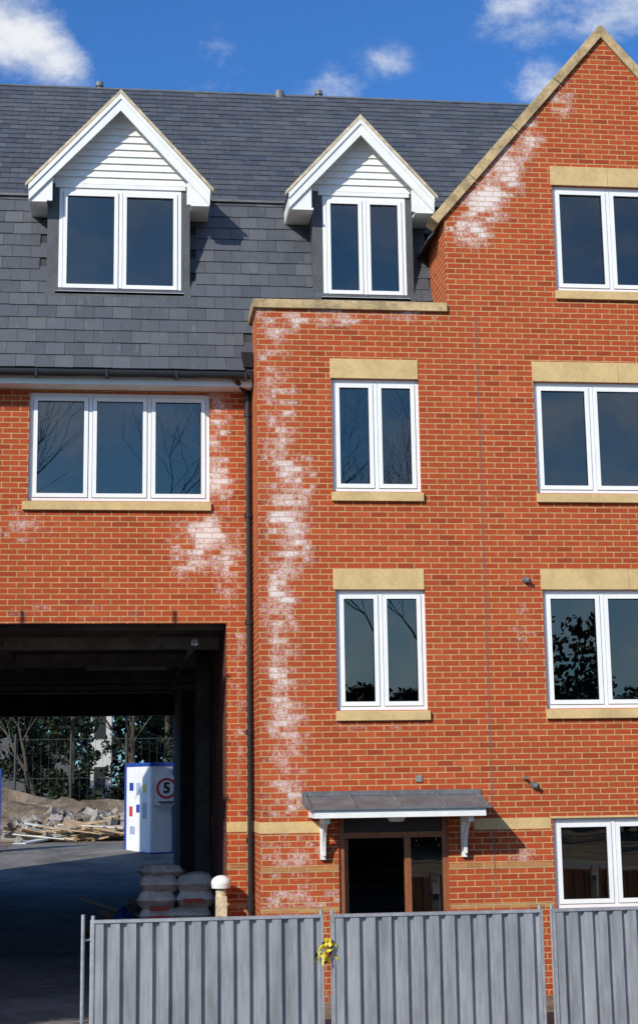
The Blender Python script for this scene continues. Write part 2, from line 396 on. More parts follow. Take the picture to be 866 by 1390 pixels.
# ---------------------------------------------------------------- interior
mb=MB()
for z in (2.62,5.45,8.3): mb.box(1.75,11.9,.14,13.9,z,z+.25)
mb.box(-5.9,1.74,1.05,13.9,5.01,5.5); mb.box(-5.9,1.74,1.2,13.9,8.3,8.55)
mb.box(1.4,11.9,4.2,4.3,2.9,12.4); mb.box(-5.9,1.39,4.2,4.3,5.51,12.4); mb.box(1.75,11.9,4.2,4.3,0,2.6)
for x in (4.5,8.8): mb.box(x,x+.1,.14,4.19,0,2.6); mb.box(x,x+.1,.14,4.19,2.88,5.44); mb.box(x,x+.1,.14,4.19,5.71,8.29)
mb.box(1.76,1.84,1.0,4.19,5.71,8.29); mb.box(1.2,1.3,1.5,4.1,8.6,10.8); mb.box(4.3,4.4,.3,4.1,8.6,10.5)
mb.box(-2.2,-2.1,1.1,4.19,5.51,8.29)
mb.build('interior_floors_and_partitions',['paint'],B)
mb=MB()
for i in range(9): mb.box(3.0,3.95,1.2+i*.25,1.46+i*.25,0+i*.18,.18+i*.18)
for i in range(5): mb.tube((2.95,1.2+i*.5,.1+i*.36),(2.95,1.2+i*.5,1.0+i*.36),.02,.02,6)
mb.tube((2.95,1.2,1.0),(2.95,3.2,2.44),.03,.03,8)
mb.build('staircase',['step'],B)
# ---------------------------------------------------------------- roofs
sl=MB()
def slates(o,u,v,n,U,V,w=.255,ex=.205,skip=None,ue=None):
    o=Vector(o);u=Vector(u).normalized();v=Vector(v).normalized();n=Vector(n).normalized()
    rows=int(math.ceil(V/ex))
    for j in range(rows):
        off=(j%2)*w/2
        k=-1
        while k*w+off<U:
            a=max(0,k*w+off+.0015); b=min(U,(k+1)*w+off-.0025); k+=1
            if b-a<.02: continue
            s0=j*ex+random.uniform(-.004,.004); s1=min(V,s0+ex*1.3)
            if skip and skip(o+u*(a+b)/2+v*(s0+.1)): continue
            h0=.022+random.uniform(-.002,.004); h1=.006
            c=(random.random(),random.random(),random.random())
            A=o+u*a+v*s0;Bp=o+u*b+v*s0;C=o+u*b+v*s1;D=o+u*a+v*s1
            tl=random.uniform(-.0015,.0015)
            sl.face([A+n*(h0+tl),Bp+n*(h0-tl),C+n*h1,D+n*h1],0,c)
            sl.face([A,Bp,Bp+n*(h0-tl),A+n*(h0+tl)],0,tuple(q*.3 for q in c))
            sl.face([A,A+n*(h0+tl),D+n*h1,D],0,c); sl.face([Bp,C,C+n*h1,Bp+n*(h0-tl)],0,c)
dk=MB()
X0,X1=-6.1,12.1
LO=Vector((0,.52,8.17)); BR=Vector((0,1.50,10.96)); RG=Vector((0,5.0,14.25)); EB=Vector((0,14.4,8.0))
def pl(a,b):
    d=(b-a); L=d.length; d.normalize(); n=Vector((1,0,0)).cross(d); return d,n,L
def skipg(p): return (4.3<p.x<8.9 and p.y<3.9 and p.z<gz(p.x)-.1)
d,n,L=pl(LO,BR)
def skip1(p):
    if 4.25<p.x<8.93: return True
    if p.z<8.85 and p.x>1.64 and p.y<1: return True
    for c,hw,ap,wa,wb,ba,bb,nn in DORM:
        if ba+.02<p.x<bb-.02 and p.z>9.5: return True
    return False
slates((X0,LO.y,LO.z),(1,0,0),d,n,X1-X0,L,skip=skip1)
d2,n2,L2=pl(BR,RG)
slates((X0,BR.y-.04,BR.z-.01),(1,0,0),d2,n2,X1-X0,L2+.02,skip=skipg)
for a,b in ((LO,BR),(BR,RG),(RG,EB)):
    dd,nn,LLn=pl(a,b)
    aa=a-nn*.008; bbv=b-nn*.008
    if a is LO:
        for q0,q1 in ((X0,4.25),(8.93,X1)):
            dk.face([(q0,aa.y,aa.z),(q1,aa.y,aa.z),(q1,bbv.y,bbv.z),(q0,bbv.y,bbv.z)])
    else: dk.face([(X0,aa.y,aa.z),(X1,aa.y,aa.z),(X1,bbv.y,bbv.z),(X0,bbv.y,bbv.z)])
def pitched(c,hw,ap,y0,y1,slope,zf,ex=.2):
    ang=math.atan(slope); Ls=hw/math.cos(ang)
    for s in (-1,1):
        base=Vector((c+s*hw,0,ap-hw*slope)); v=Vector((-s*math.cos(ang),0,math.sin(ang))); nn=Vector((s*math.sin(ang),0,math.cos(ang)))
        slates((base.x,y0,base.z),(0,1,0),v,nn,y1-y0,Ls,w=.25,ex=ex)
        A=base-nn*.01; T=base+v*Ls-nn*.01
        dk.face([(A.x,y0,A.z),(A.x,y1,A.z),(T.x,y1,T.z),(T.x,y0,T.z)])
pitched(GX,2.5,12.98,.3,4.0,1.175,0)
for c,hw,ap,wa,wb,ba,bb,nn in DORM: pitched(c,hw-.02,ap-.03,.73,2.75,(1.41/1.265),0,ex=.19)
sl.build('slate_roof_covering',['slate'],B); dk.build('roof_deck',['deck'],B)
mb=MB()
mb.tube((X0,5.0,14.225),(X1,5.0,14.225),.055,.055,10)
for c,hw,ap,wa,wb,ba,bb,nn in DORM: mb.tube((c,.75,ap-.03),(c,2.8,ap-.03),.045,.045,8)
for q0,q1 in ((X0,4.25),(8.93,X1)): mb.box(q0,q1,1.44,1.50,10.945,10.975)
for x in (-.55,3.2):
    mb.tube((x,5.1,14.1),(x,5.1,14.34),.05,.05,10); mb.tube((x,5.1,14.34),(x,5.1,14.42),.072,.06,10)
mb.tube((2.5,4.95,14.15),(2.5,4.95,14.31),.09,.08,10)
mb.build('roof_ridges_and_vents',['lead'],B)
mb=MB(); sh=MB(); ch=MB(); ve=MB()
for c,hw,ap,wa,wb,ba,bb,nn in DORM:
    slp=1.41/1.265; foot=ap-hw*slp
    ch.box(ba,wa,.95,2.3,9.30,11.2); ch.box(wb,bb,.95,2.3,9.30,11.2)
    ch.box(ba-.02,bb+.02,.90,1.0,9.28,9.365)
    mb.box(wa-.04,wb+.04,.90,.965,9.33,9.369)
    z0=10.885
    mb.box(wa-.06,wb+.06,.925,.96,z0,z0+.06)
    zz=z0+.06; bh=.105; top=ap-.12
    while zz<top-.03:
        z1=min(zz+bh,top)
        ha=(ap-.06-zz)/slp; hb=(ap-.06-z1)/slp
        ha=min(ha,hw-.02); hb=min(hb,hw-.02)
        sh.hexa([(c-ha,.922,zz),(c+ha,.922,zz),(c+ha,.96,zz),(c-ha,.96,zz),(c-hb,.947,z1),(c+hb,.947,z1),(c+hb,.96,z1),(c-hb,.96,z1)])
        zz=z1
    bw=.25
    for s in (-1,1):
        q=[(c,ap-.03),(c,ap-.03-bw),(c+s*(hw-.02),foot-.03-bw+.05),(c+s*(hw-.02),foot-.01)]
        mb.extr(q if s<0 else q[::-1],'y',.70,.73)
        q=[(c,ap-.035),(c,ap-.11),(c+s*(hw-.015),foot-.09),(c+s*(hw-.015),foot-.012)]
        mb.extr(q if s<0 else q[::-1],'y',.682,.699)
        xa,xb=sorted((c+s*(hw-.03),(bb if s>0 else ba)+s*.005))
        fz=foot-.03-bw+.04
        mb.box(xa,xb,.731,1.7,fz,fz+.03)
        q=[(c+s*(hw-.02),foot-.22),(c+s*(hw-.34),foot-.22),(c+s*(hw-.34),foot+.1),(c+s*(hw-.02),foot-.03)]
        mb.extr(q if s>0 else q[::-1],'y',.7315,.76)
        mb.box(*sorted((c+s*(hw-.045),c+s*(hw-.02))),.762,1.62,foot-.225,foot-.04)
        q=[(c,ap-.05),(c,ap-.07),(c+s*(hw-.05),foot-.05),(c+s*(hw-.05),foot-.03)]
        mb.extr(q if s<0 else q[::-1],'y',.735,.96)
        q=[(c,ap+.03),(c,ap-.027),(c+s*(hw+.03),foot-.04),(c+s*(hw+.03),foot+.012)]
        ve.extr(q if s<0 else q[::-1],'y',.685,.75)
mb.build('dormer_bargeboards',['whiteboard'],B); sh.build('dormer_shiplap_cladding',['whiteboard'],B)
ch.build('dormer_cheeks',['leadd'],B); ve.build('dormer_verges',['cream'],B)
mb=MB()
mb.box(-6.1,1.655,.60,.625,7.97,8.16); mb.box(-6.1,1.655,.626,.897,7.965,7.985)
mb.build('eaves_fascia_and_soffit',['whiteboard'],B)
mb=MB()
gp=[(.50+.06*math.cos(a),8.12+.07*math.sin(a)) for a in [math.pi+math.pi*i/8 for i in range(9)]]
mb.extr(gp+[(.56,8.135),(.44,8.135)],'x',-6.15,1.64)
for i in range(9): mb.box(-5.9+i*.93,-5.87+i*.93,.43,.6,8.04,8.14)
mb.hexa([(1.53,.50,8.22),(1.66,.50,8.22),(1.66,.64,8.22),(1.53,.64,8.22),(1.50,.46,8.42),(1.662,.46,8.42),(1.662,.66,8.42),(1.50,.66,8.42)])
mb.tube((1.60,.60,8.22),(1.61,.82,8.0),.036,.036,10); mb.tube((1.61,.82,8.02),(1.61,.82,-.05),.036,.036,12)
mb.tube((1.40,.5,8.06),(1.60,.80,7.92),.034,.034,10)
for z in (7.6,6.2,4.75,3.3,1.9,1.05): mb.tube((1.61,.82,z),(1.61,.82,z+.07),.047,.047,12); mb.box(1.56,1.66,.85,.9,z+.01,z+.06)
mb.build('gutter_and_downpipe',['black'],B)
mb=MB()
mb.box(2.28,4.42,-.62,-.002,2.24,2.335,1)
mb.hexa([(2.22,-.66,2.337),(4.48,-.66,2.337),(4.50,-.003,2.40),(2.20,-.003,2.40),(2.22,-.66,2.36),(4.48,-.66,2.36),(4.50,-.003,2.50),(2.20,-.003,2.50)],0)
for x in (2.24,2.8,3.36,3.92,4.45): mb.tube((x,-.65,2.365),(x,-.01,2.505),.018,.018,8,0)
mb.box(2.20,4.5,-.02,-.001,2.5,2.56,0)
for x in (2.42,4.22):
    mb.box(x,x+.07,-.06,-.002,1.72,2.238,1); mb.box(x,x+.07,-.50,-.061,2.17,2.238,1)
    arc=[(-.061-.40*(1-math.cos(i/10*math.pi/2)),1.80+.368*math.sin(i/10*math.pi/2)) for i in range(11)]
    arc2=[(-.10-.36*(1-math.cos(i/10*math.pi/2)),1.77+.398*math.sin(i/10*math.pi/2)) for i in range(11)]
    for (a,b),(c_,d_) in zip(zip(arc,arc[1:]),zip(arc2,arc2[1:])):
        mb.extr([a,b,(d_[0]-.02,d_[1]),(c_[0]-.02,c_[1])],'x',x+.012,x+.058,1)
mb.tube((3.35,-.3,2.24),(3.35,-.3,2.18),.12,.09,16,1)
mb.build('door_canopy',['lead','whiteboard'],B)
mb=MB(); y0,y1=.03,.10
mb.box(2.66,2.73,y0,y1,.1,2.28); mb.box(3.99,4.06,y0,y1,.1,2.28); mb.box(2.73,3.99,y0,y1,2.21,2.28)
mb.box(2.73,3.99,y0,y1,1.97,2.04); mb.box(3.50,3.58,y0,y1,.1,1.97); mb.box(3.58,3.99,y0,y1,.1,.3)
mb.box(2.735,3.985,.06,.08,2.04,2.21,1)
mb.box(2.74,2.79,.1,.95,.12,1.96)
mb.build('timber_door_frame',['timberframe','step'],B)
mb=MB(); mb.face([(3.58,.065,.3),(3.99,.067,.3),(3.99,.069,1.97),(3.58,.066,1.97)]); mb.build('door_sidelight_glass',['glass'],B)
mb=MB(); mb.box(2.5,4.2,-.4,.0,0,.1); mb.build('door_step',['conc'],B)

# ---------------------------------------------------------------- ground
def gh(x,y):
    if y<2: return 0
    if y<22: return .05*(y-2)
    return 1.0+min(.6,(y-22)*.01)
mb=MB()
ys=[-400,-150,-60,-30,-21,-15,-9,-5,-3,0,2,4,7,10,13,16,19,22,26,30,36,45,60,120,400]; xs=[-400,-100,-40,-15,-8,-4,0,4,8,15,40,100,400]
for j in range(len(ys)-1):
    for i in range(len(xs)-1):
        mb.face([(x,y,gh(x,y)) for x,y in ((xs[i],ys[j]),(xs[i+1],ys[j]),(xs[i+1],ys[j+1]),(xs[i],ys[j+1]))])
mb.build('ground',['earth'])
mb=MB()
prev=-4.9
for y in [2,4,7,10,13,16,19,22,26]:
    mb.face([(-3.15,prev,gh(0,prev)+.004),(1.28,prev,gh(0,prev)+.004),(1.28,y,gh(0,y)+.004),(-3.15,y,gh(0,y)+.004)]); prev=y
mb.build('access_road',['yardroad'])
mb=MB(); mb.box(-60,60,-7.2,-5.0,-.1,.11); mb.build('pavement',['paving'],bevel=.01)
mb=MB(); mb.face([(-60,-16,.004),(60,-16,.004),(60,-7.35,.004),(-60,-7.35,.004)]); mb.build('road',['asphalt'])
mb=MB(); mb.box(-60,60,-7.35,-7.2,-.1,.12); mb.box(-60,60,-16.15,-16,-.1,.12); mb.build('kerb',['conc'],bevel=.01)
mb=MB()
for i in range(-12,12): mb.face([(i*5,-11.75,.008),(i*5+2,-11.75,.008),(i*5+2,-11.65,.008),(i*5,-11.65,.008)])
mb.build('road_marking',['line'])
mb=MB(); mb.box(-60,60,-21,-16.15,-.1,.11); mb.build('pavement',['paving'])

# ---------------------------------------------------------------- fence
def panel(x0,x1,name,y=-3.0,top=1.30):
    E=empty(name,(x0,y,0)); f=MB()
    pit=.165; n=max(1,round((x1-x0-.06)/pit)); pit=(x1-x0-.06)/n; prof=[]
    for k in range(n):
        b=.03+k*pit
        prof+= [(b,0),(b+pit*.55,0),(b+pit*.62,.048),(b+pit*.93,.048)]
    prof.append((x1-x0-.03,0))
    for a,b in zip(prof,prof[1:]):
        for q in range(6):
            za=.06+(top-.09)*q/6; zb=.06+(top-.09)*(q+1)/6
            def dn(x,z): return .006*noise.noise(Vector((x*2.2+x0,z*2.5,4)))
            f.face([(a[0],a[1]+dn(a[0],za),za),(b[0],b[1]+dn(b[0],za),za),(b[0],b[1]+dn(b[0],zb),zb),(a[0],a[1]+dn(a[0],zb),zb)])
    f.build('corrugated_sheet',['galv'],E)
    r=MB(); L=x1-x0
    r.box(.0,L,-.014,.055,top-.03,top); r.box(0,L,-.014,.055,.03,.06); r.box(0,.028,-.014,.055,.061,top-.031); r.box(L-.028,L,-.014,.055,.061,top-.031)
    r.build('frame_rails',['tube'],E)
    r=MB()
    for x in (.012,L-.012): r.tube((x,.08,0),(x,.08,top+.04),.02,.02,10)
    r.box(-.02,.2,-.15,.35,0,.05); r.box(L-.2,L+.02,-.15,.35,0,.05)
    r.build('posts_and_feet',['tube'],E)
    E.rotation_euler=(random.uniform(-.012,.012),random.uniform(-.003,.003),random.uniform(-.012,.012))
    return E
panel(-.34,2.08,'corrugated_fence_panel'); panel(2.17,4.45,'corrugated_fence_panel'); panel(4.57,6.9,'corrugated_fence_panel'); panel(7.0,9.3,'corrugated_fence_panel')
E=empty('fence_post',(-.43,-3,0)); r=MB(); r.tube((0,0,0),(0,0,1.36),.02,.02,10); r.tube((.09,.06,0),(.09,.06,1.30),.02,.02,10); r.box(-.1,.2,-.12,.12,0,.05); r.tube((0,0,1.1),(.09,.06,1.1),.012,.012,6); r.build('post_pair',['tube'],E)
mb=MB(); random.seed(3)
for s in range(7):
    p=Vector((2.12+random.uniform(-.03,.03),-3.05,1.06)); d=Vector((random.uniform(-.4,.4),-.1,-1))
    for k in range(7):
        d=(d+Vector((random.uniform(-.8,.8),random.uniform(-.3,.3),random.uniform(-.3,.2)))).normalized(); q=p+d*.04
        w=Vector((random.uniform(-1,1),random.uniform(-.5,.5),random.uniform(-1,1))).normalized()*.02
        mb.face([p-w,p+w,q+w,q-w],random.choice((0,0,0,1))); p=q
        p.y=min(p.y,-3.03)
mb.build('warning_tape',['tape','blk'])

# ---------------------------------------------------------------- bags, bollard, debris
def bagstack():
    E=empty('cement_bag_stack',(.72,2.9,0)); f=MB(); rr=MB(); random.seed(11)
    p=MB()
    for i in range(5): p.box(-.5,.5,-.4+i*.19,-.3+i*.19,.1,.125)
    for y in (-.38,0,.34): p.box(-.5,.5,y,y+.08,.02,.1)
    p.build('pallet',['wood'],E)
    def bag(cx,cy,z,sx,sy,h,rot,f):
        R=Matrix.Translation((cx,cy,z))@Matrix.Rotation(rot,4,'Z'); nx_,ny_=10,7; i0=len(f.v)
        for side in (1,-1):
            for j in range(ny_+1):
                for i in range(nx_+1):
                    u=i/nx_*2-1; v=j/ny_*2-1
                    e=(1-abs(u)**4)*(1-abs(v)**4); hh=h/2*max(0,e)**.3
                    k=noise.noise(Vector((u*2+cx*7,v*2+z*9,side)))*.03
                    f.v.append(tuple(R@Vector((u*sx/2*(1+.05*noise.noise(Vector((v*3,z*5,1)))),v*sy/2,h/2+side*(hh+k*e)))))
        W=nx_+1
        for s in (0,1):
            for j in range(ny_):
                for i in range(nx_):
                    a=i0+s*W*(ny_+1)+j*W+i; q=(a,a+1,a+W+1,a+W)
                    f.f.append(q if s==0 else q[::-1]); f.m.append(0); f.c.append(None)
    for l in range(6):
        z=.13+l*.21
        for k in range(2):
            bag(-.25+k*.5+random.uniform(-.03,.03),random.uniform(-.04,.04)-.05,z,.54,.74,.25,random.uniform(-.08,.08),f)
    bag(-.22,0,1.38,.5,.6,.18,.4,f)
    f.build('bags',['bag'],E,smooth=True)
    for x,z in ((-.25,.86),(-.25,.98),(.22,1.08),(.25,.82)): rr.box(x-.14,x+.14,-.462,-.455,z-.025,z+.03)
    rr.build('bag_print',['bagred'],E)
bagstack()
E=empty('cream_bollard',(1.22,.66,0)); mb=MB()
mb.box(-.07,.07,-.07,.07,0,1.26,0)
for k in range(8):
    a0=k/8*math.pi/2; a1=(k+1)/8*math.pi/2
    mb.tube((0,0,1.42+.10*math.sin(a0)),(0,0,1.42+.10*math.sin(a1)),.13*math.cos(a0),max(.002,.13*math.cos(a1)),20,1,cap=False)
mb.tube((0,0,1.26),(0,0,1.36),.07,.07,16,0); mb.tube((0,0,1.36),(0,0,1.42),.12,.13,20,1)
mb.build('post_and_dome',['cream','whiteboard'],E,smooth=False)
def cloth(name,cx,cy,z,w,h,mat,seed):
    f=MB(); n=16
    for j in range(n+1):
        for i in range(n+1):
            u=i/n-.5; v=j/n-.5
            zz=z+.30*max(0,1-(u*u+v*v)*5)+.22*noise.noise(Vector((u*5+seed,v*5,seed)))+.08*noise.noise(Vector((u*14,v*14,seed)))
            f.v.append((cx+u*w+.08*noise.noise(Vector((v*6,seed,u*3))),cy+v*h,zz))
    for j in range(n):
        for i in range(n):
            a=j*(n+1)+i; f.f.append((a,a+1,a+n+2,a+n+1)); f.m.append(0); f.c.append(None)
    return f.build(name,[mat])
cloth('blue_tarpaulin',-.02,4.2,.45,.7,.8,'bluesheet',2.3)
random.seed(5)
mb=MB()
for i in range(70):
    x=random.gauss(.15,.3); y=random.uniform(4.5,9); s=random.uniform(.06,.22)
    mb.obox(Matrix.Translation((x,y,gh(x,y)+s*.4+random.uniform(0,.25)*max(0,1-abs(x-.2)*2)))@Matrix.Rotation(random.uniform(0,6),4,Vector((random.random(),random.random(),random.random()+.1)).normalized()),s*1.6,s,s*.8,random.choice((0,0,1)),.3)
for i in range(8):
    mb.obox(Matrix.Translation((random.uniform(-.2,.6),random.uniform(4.5,8),.5+random.uniform(0,.3)))@Matrix.Rotation(random.uniform(-.6,.6),4,'Y')@Matrix.Rotation(random.uniform(0,3),4,'Z'),1.2,.1,.03,1)
mb.build('debris_heap',['rubble','wood'])
# ---------------------------------------------------------------- yard hoarding
E=empty('site_hoarding_kiosk',(.63,20.5,0)); f=MB(); bl=MB(); gb=.93; gt=3.2
poly=[(0,22.0),(.63,20.5),(1.2,20.72),(2.1,21.35),(2.2,22.6),(.9,23.4)]
for k in range(len(poly)):
    a=Vector((*poly[k],0)); b=Vector((*poly[(k+1)%len(poly)],0)); d=(b-a); L=d.length; d.normalize(); nn=Vector((d.y,-d.x,0))
    o_=Vector((.63,20.5,0))
    def hx(mb_,s0,s1,t0,t1,z0,z1,m=0):
        pts=[]
        for z in (z0,z1):
            for s,t in ((s0,t0),(s1,t0),(s1,t1),(s0,t1)):
                q=a+d*s+nn*t-o_; pts.append((q.x,q.y,z))
        mb_.hexa(pts,m)
    hx(f,.03,L-.03,-.03,.0,gb+.02,gt-.09)
    hx(bl,0,L,-.05,.02,gt-.085,gt); hx(bl,.0,L,-.05,.012,gb-.1,gb+.045)
    if k in (0,2,4): hx(bl,-.03,.05,-.04,.03,gb-.1,gt-.09)
    if k==0:
        sg=MB()
        for s0,s1,z0,z1,mi in ((.25,.5,2.5,2.7,0),(.7,.95,2.4,2.7,4),(.25,.45,1.85,2.1,2),(.7,.9,1.95,2.15,0),(1.12,1.3,2.45,2.65,1),(.3,.6,1.4,1.6,4),(1.1,1.35,1.8,2.2,4)):
            hx(sg,s0,s1,.002,.008,z0,z1,mi)
        sg.build('safety_notices',['blue','yel','red','blk','gry'],E)
f.build('white_panels',['hoard'],E); bl.build('blue_trim',['blue'],E)
def ring(name,c,r0,r1,y,mat,parent):
    f=MB(); n=40
    for k in range(n):
        a=2*math.pi*k/n;b=2*math.pi*(k+1)/n
        f.face([(c[0]+r1*math.cos(a),y,c[1]+r1*math.sin(a)),(c[0]+r1*math.cos(b),y,c[1]+r1*math.sin(b)),(c[0]+r0*math.cos(b),y,c[1]+r0*math.sin(b)),(c[0]+r0*math.cos(a),y,c[1]+r0*math.sin(a))])
    return f.build(name,[mat],parent)
Sg=empty('speed_limit_sign',(1.02,20.5,2.55)); 
f=MB(); f.box(-.3,.3,0,.02,-.42,.32); f.build('sign_board',['hoard'],Sg)
ring('red_ring',(0,0),.20,.26,-.004,'red',Sg)
cu=bpy.data.curves.new('digit','FONT'); cu.body='5'; cu.size=.36; cu.align_x='CENTER'; cu.align_y='CENTER'; cu.extrude=.002; cu.offset=.012
to=bpy.data.objects.new('digit_five',cu); bpy.context.collection.objects.link(to); cu.materials.append(M['blk']); to.parent=Sg; to.rotation_euler=(math.pi/2,0,0); to.location=(0,-.005,0)
f=MB(); f.box(-.2,.2,-.003,0,-.36,-.32); f.box(-.15,.15,-.003,0,-.40,-.375); f.build('caption_bars',['blk'],Sg)
mb=MB(); mb.box(-4.1,-3.2,21.9,22,.9,3.1); mb.build('blue_hoarding_panel',['blue'])
def mound(name,cx,cy,rx,ry,h,mat,seed):
    f=MB(); n=40
    for j in range(n+1):
        for i in range(n+1):
            u=i/n*2-1; v=j/n*2-1; r=math.sqrt(u*u+v*v)
            e=max(0,1-r*r)
            z=gh(0,cy)-.15+h*e**.8*(1+.5*noise.noise(Vector((u*2.5+seed,v*2.5,seed))))+.25*h*noise.noise(Vector((u*9,v*9,seed)))*min(1,e*3)
            f.v.append((cx+u*rx,cy+v*ry,z))
    for j in range(n):
        for i in range(n):
            a=j*(n+1)+i; f.f.append((a,a+1,a+n+2,a+n+1)); f.m.append(0); f.c.append(None)
    return f.build(name,[mat])
mound('earth_mound',-3,36,8,4,1.2,'earth',1.7); mound('earth_mound',3.5,38,6,4,1.5,'earth',5.2); mound('earth_mound',-1.0,31,3.2,2,.6,'earth',9.1)
random.seed(21); mb=MB()
for i in range(420):
    x=random.gauss(-1.6,1.6); y=random.gauss(31,1.8); s=random.choice((.08,.12,.2,.3))*random.uniform(.6,1.1)
    z=gh(x,y)+.6*max(0,1-((x+1.4)/3)**2-((y-31)/3)**2)+random.uniform(0,.08)
    mb.obox(Matrix.Translation((x,y,z))@Matrix.Rotation(random.uniform(0,6),4,Vector((random.random(),random.random(),random.random()+.1)).normalized()),s*1.5,s,s*.8,random.choice((0,0,1)),.35)
mb.build('rubble_pile',['rubble','earth'])
mb=MB()
for i in range(75):
    x=random.gauss(-1.3,.9); y=random.gauss(28.2,.8)
    z=gh(x,y)+.06+random.uniform(0,.5)*max(0,1-abs(x+1.1)/1.8)
    mb.obox(Matrix.Translation((x,y,z))@Matrix.Rotation(random.uniform(-.25,.25),4,'Y')@Matrix.Rotation(random.gauss(0,.5),4,'Z')@Matrix.Rotation(random.uniform(-.3,.3),4,'X'),random.uniform(.8,2.2),random.choice((.1,.15,.5)),random.choice((.03,.05)),random.choice((0,0,0,1)))
mb.build('timber_pile',['wood','render'])
# trees ------------------------------------------------------------------
def bare_tree(name,x,y,h,seed,z=0,depth=6,thick=.028):
    random.seed(seed); f=MB()
    def br(p,d,L,r,k):
        segs=3 if k>2 else 2
        for s in range(segs):
            d2=(d+Vector((random.uniform(-1,1),random.uniform(-1,1),random.uniform(-.4,.8)))*.14).normalized()
            q=p+d2*L/segs; r2=r*(.86 if s<segs-1 else .72)
            f.tube(p,q,r,r2,7 if k>3 else (5 if k>1 else 3),0,cap=False)
            p=q;d=d2;r=r2
            if k>1 and s<segs-1 and random.random()<.7 and k<depth:
                sd=(d+Vector((random.uniform(-1,1),random.uniform(-1,1),random.uniform(-.1,.5)))*.9).normalized(); br(p,sd,L*.62,r*.5,k-2 if k>2 else 1)
        if k<=0: return
        for c in range(random.choice((2,3,3))):
            sd=(d*1.0+Vector((random.uniform(-1,1),random.uniform(-1,1),random.uniform(-.15,.6)))*.75).normalized()
            br(p,sd,L*random.uniform(.62,.82),r*random.uniform(.58,.78),k-1)
    br(Vector((x,y,z-.2)),Vector((0,0,1)),h*.26,h*thick,depth)
    return f.build(name,['bark'])
def leafy(name,x,y,z,h,rad,seed,n=4500,mat='leaf',size=.12):
    random.seed(seed); E=empty(name,(x,y,z)); f=MB()
    f.tube((0,0,-.2),(0,0,h*.8),.16,.04,8); 
    for k in range(14):
        zz=h*random.uniform(.2,.8); a=random.uniform(0,6.28); r=rad*(1-zz/h)*.9+.2
        f.tube((0,0,zz),(math.cos(a)*r,math.sin(a)*r,zz+.3),.04,.015,5)
    f.build('trunk_and_limbs',['bark'],E); g=MB()
    cl=[]
    for k in range(60):
        zz=h*random.uniform(.05,1); a=random.uniform(0,6.28); r=rad*math.sqrt(random.random())*(1.05-(zz/h)**1.6); cl.append((math.cos(a)*r,math.sin(a)*r,zz,random.uniform(.3,.75)*rad*.5))
    for i in range(n):
        c=random.choice(cl); v=Vector((random.gauss(0,1),random.gauss(0,1),random.gauss(0,1))).normalized()*c[3]*random.random()**.4
        p=Vector(c[:3])+v; u=Vector((random.gauss(0,1),random.gauss(0,1),random.gauss(0,1))).normalized(); w=u.orthogonal().normalized(); s=size*random.uniform(.5,1.2)
        g.face([p-u*s,p+w*s*.5,p+u*s,p-w*s*.5])
    g.build('foliage',[mat],E)
leafy('evergreen_tree',-2.0,40,1.2,7,1.5,1); leafy('evergreen_tree',-5.4,41,1.2,8,1.3,2); leafy('evergreen_tree',1.6,43,1.2,7.5,1.7,3); leafy('evergreen_tree',-8,42,1.2,8,2,4); leafy('evergreen_tree',-3.8,43,1.2,7,1.2,5); leafy('evergreen_tree',.2,44,1.2,7,1.2,6)
bare_tree('bare_tree',-3.1,39.5,9,31,1.1,4,.02); bare_tree('bare_tree',.5,41,10,32,1.1,4,.02)
def tree_mass(name,x0,x1,y0,y1,z,h,n,size,seed,mat='leaf2'):
    random.seed(seed); g=MB()
    cl=[(random.uniform(x0,x1),random.uniform(y0,y1),z+h*random.random()**.8*random.uniform(.6,1),random.uniform(.6,1.8)) for _ in range(int((x1-x0)*7))]
    for i in range(n):
        c=random.choice(cl); v=Vector((random.gauss(0,1),random.gauss(0,1),random.gauss(0,1))).normalized()*c[3]*random.random()**.4
        p=Vector(c[:3])+v; u=Vector((random.gauss(0,1),random.gauss(0,1),random.gauss(0,1))).normalized(); w=u.orthogonal().normalized(); s=size*random.uniform(.5,1.2)
        g.face([p-u*s,p+w*s*.6,p+u*s,p-w*s*.6])
    g.build(name,[mat])
tree_mass('distant_trees',-16,16,56,61,1.3,9,24000,.26,8,'leaf')
tree_mass('roadside_trees',-8,26,-46,-42,0,8.5,42000,.2,9)
for i,(x,y,h,sd) in enumerate(((-3.0,-37,24,51),(2.2,-39,25,52),(9.5,-41,21,53))): bare_tree('bare_tree',x,y,h,sd,0,6,.024)
E=empty('mesh_boundary_fence',(0,38.6,1.1)); f=MB()
for i in range(-4,4): f.tube((i*2.0,0,-.2),(i*2.0,0,3.4),.05,.05,6)
for z in (.3,1.8,3.2): f.tube((-9,0,z),(7,0,z),.012,.012,4)
for i in range(-30,24): f.tube((i*.28,0,0),(i*.28,0,3.2),.005,.005,3)
f.build('posts_and_wires',['galvmesh'],E)
E=empty('distant_house',(-1.6,50,1.2)); f=MB(); f.box(.05,.95,0,6,0,6.0,0); f.box(-7,-.9,1,8,0,2.6,1); 
f.build('walls',['render','leadd'],E); f=MB(); f.box(.2,.7,-.02,.0,1.2,2.2); f.box(.2,.7,-.02,0,3.4,4.4); f.build('house_windows',['blk'],E)
f=MB(); f.extr([(-.25,6.0),(1.25,6.0),(.5,7.6)],'y',-.2,6.2); f.extr([(-7.3,2.6),(-.7,2.6),(-4,3.6)],'y',.8,8.2); f.build('house_roof',['leadd'],E)
E=empty('added_shade_scaffold',(-8.3,-3.1,0)); f=MB()  # unseen scaffold, added only to cast shade on the passage side wall
for i in range(4):
    for y in (0,.7): f.tube((i*2.0,y,0),(i*2.0,y,7.6),.024,.024,8)
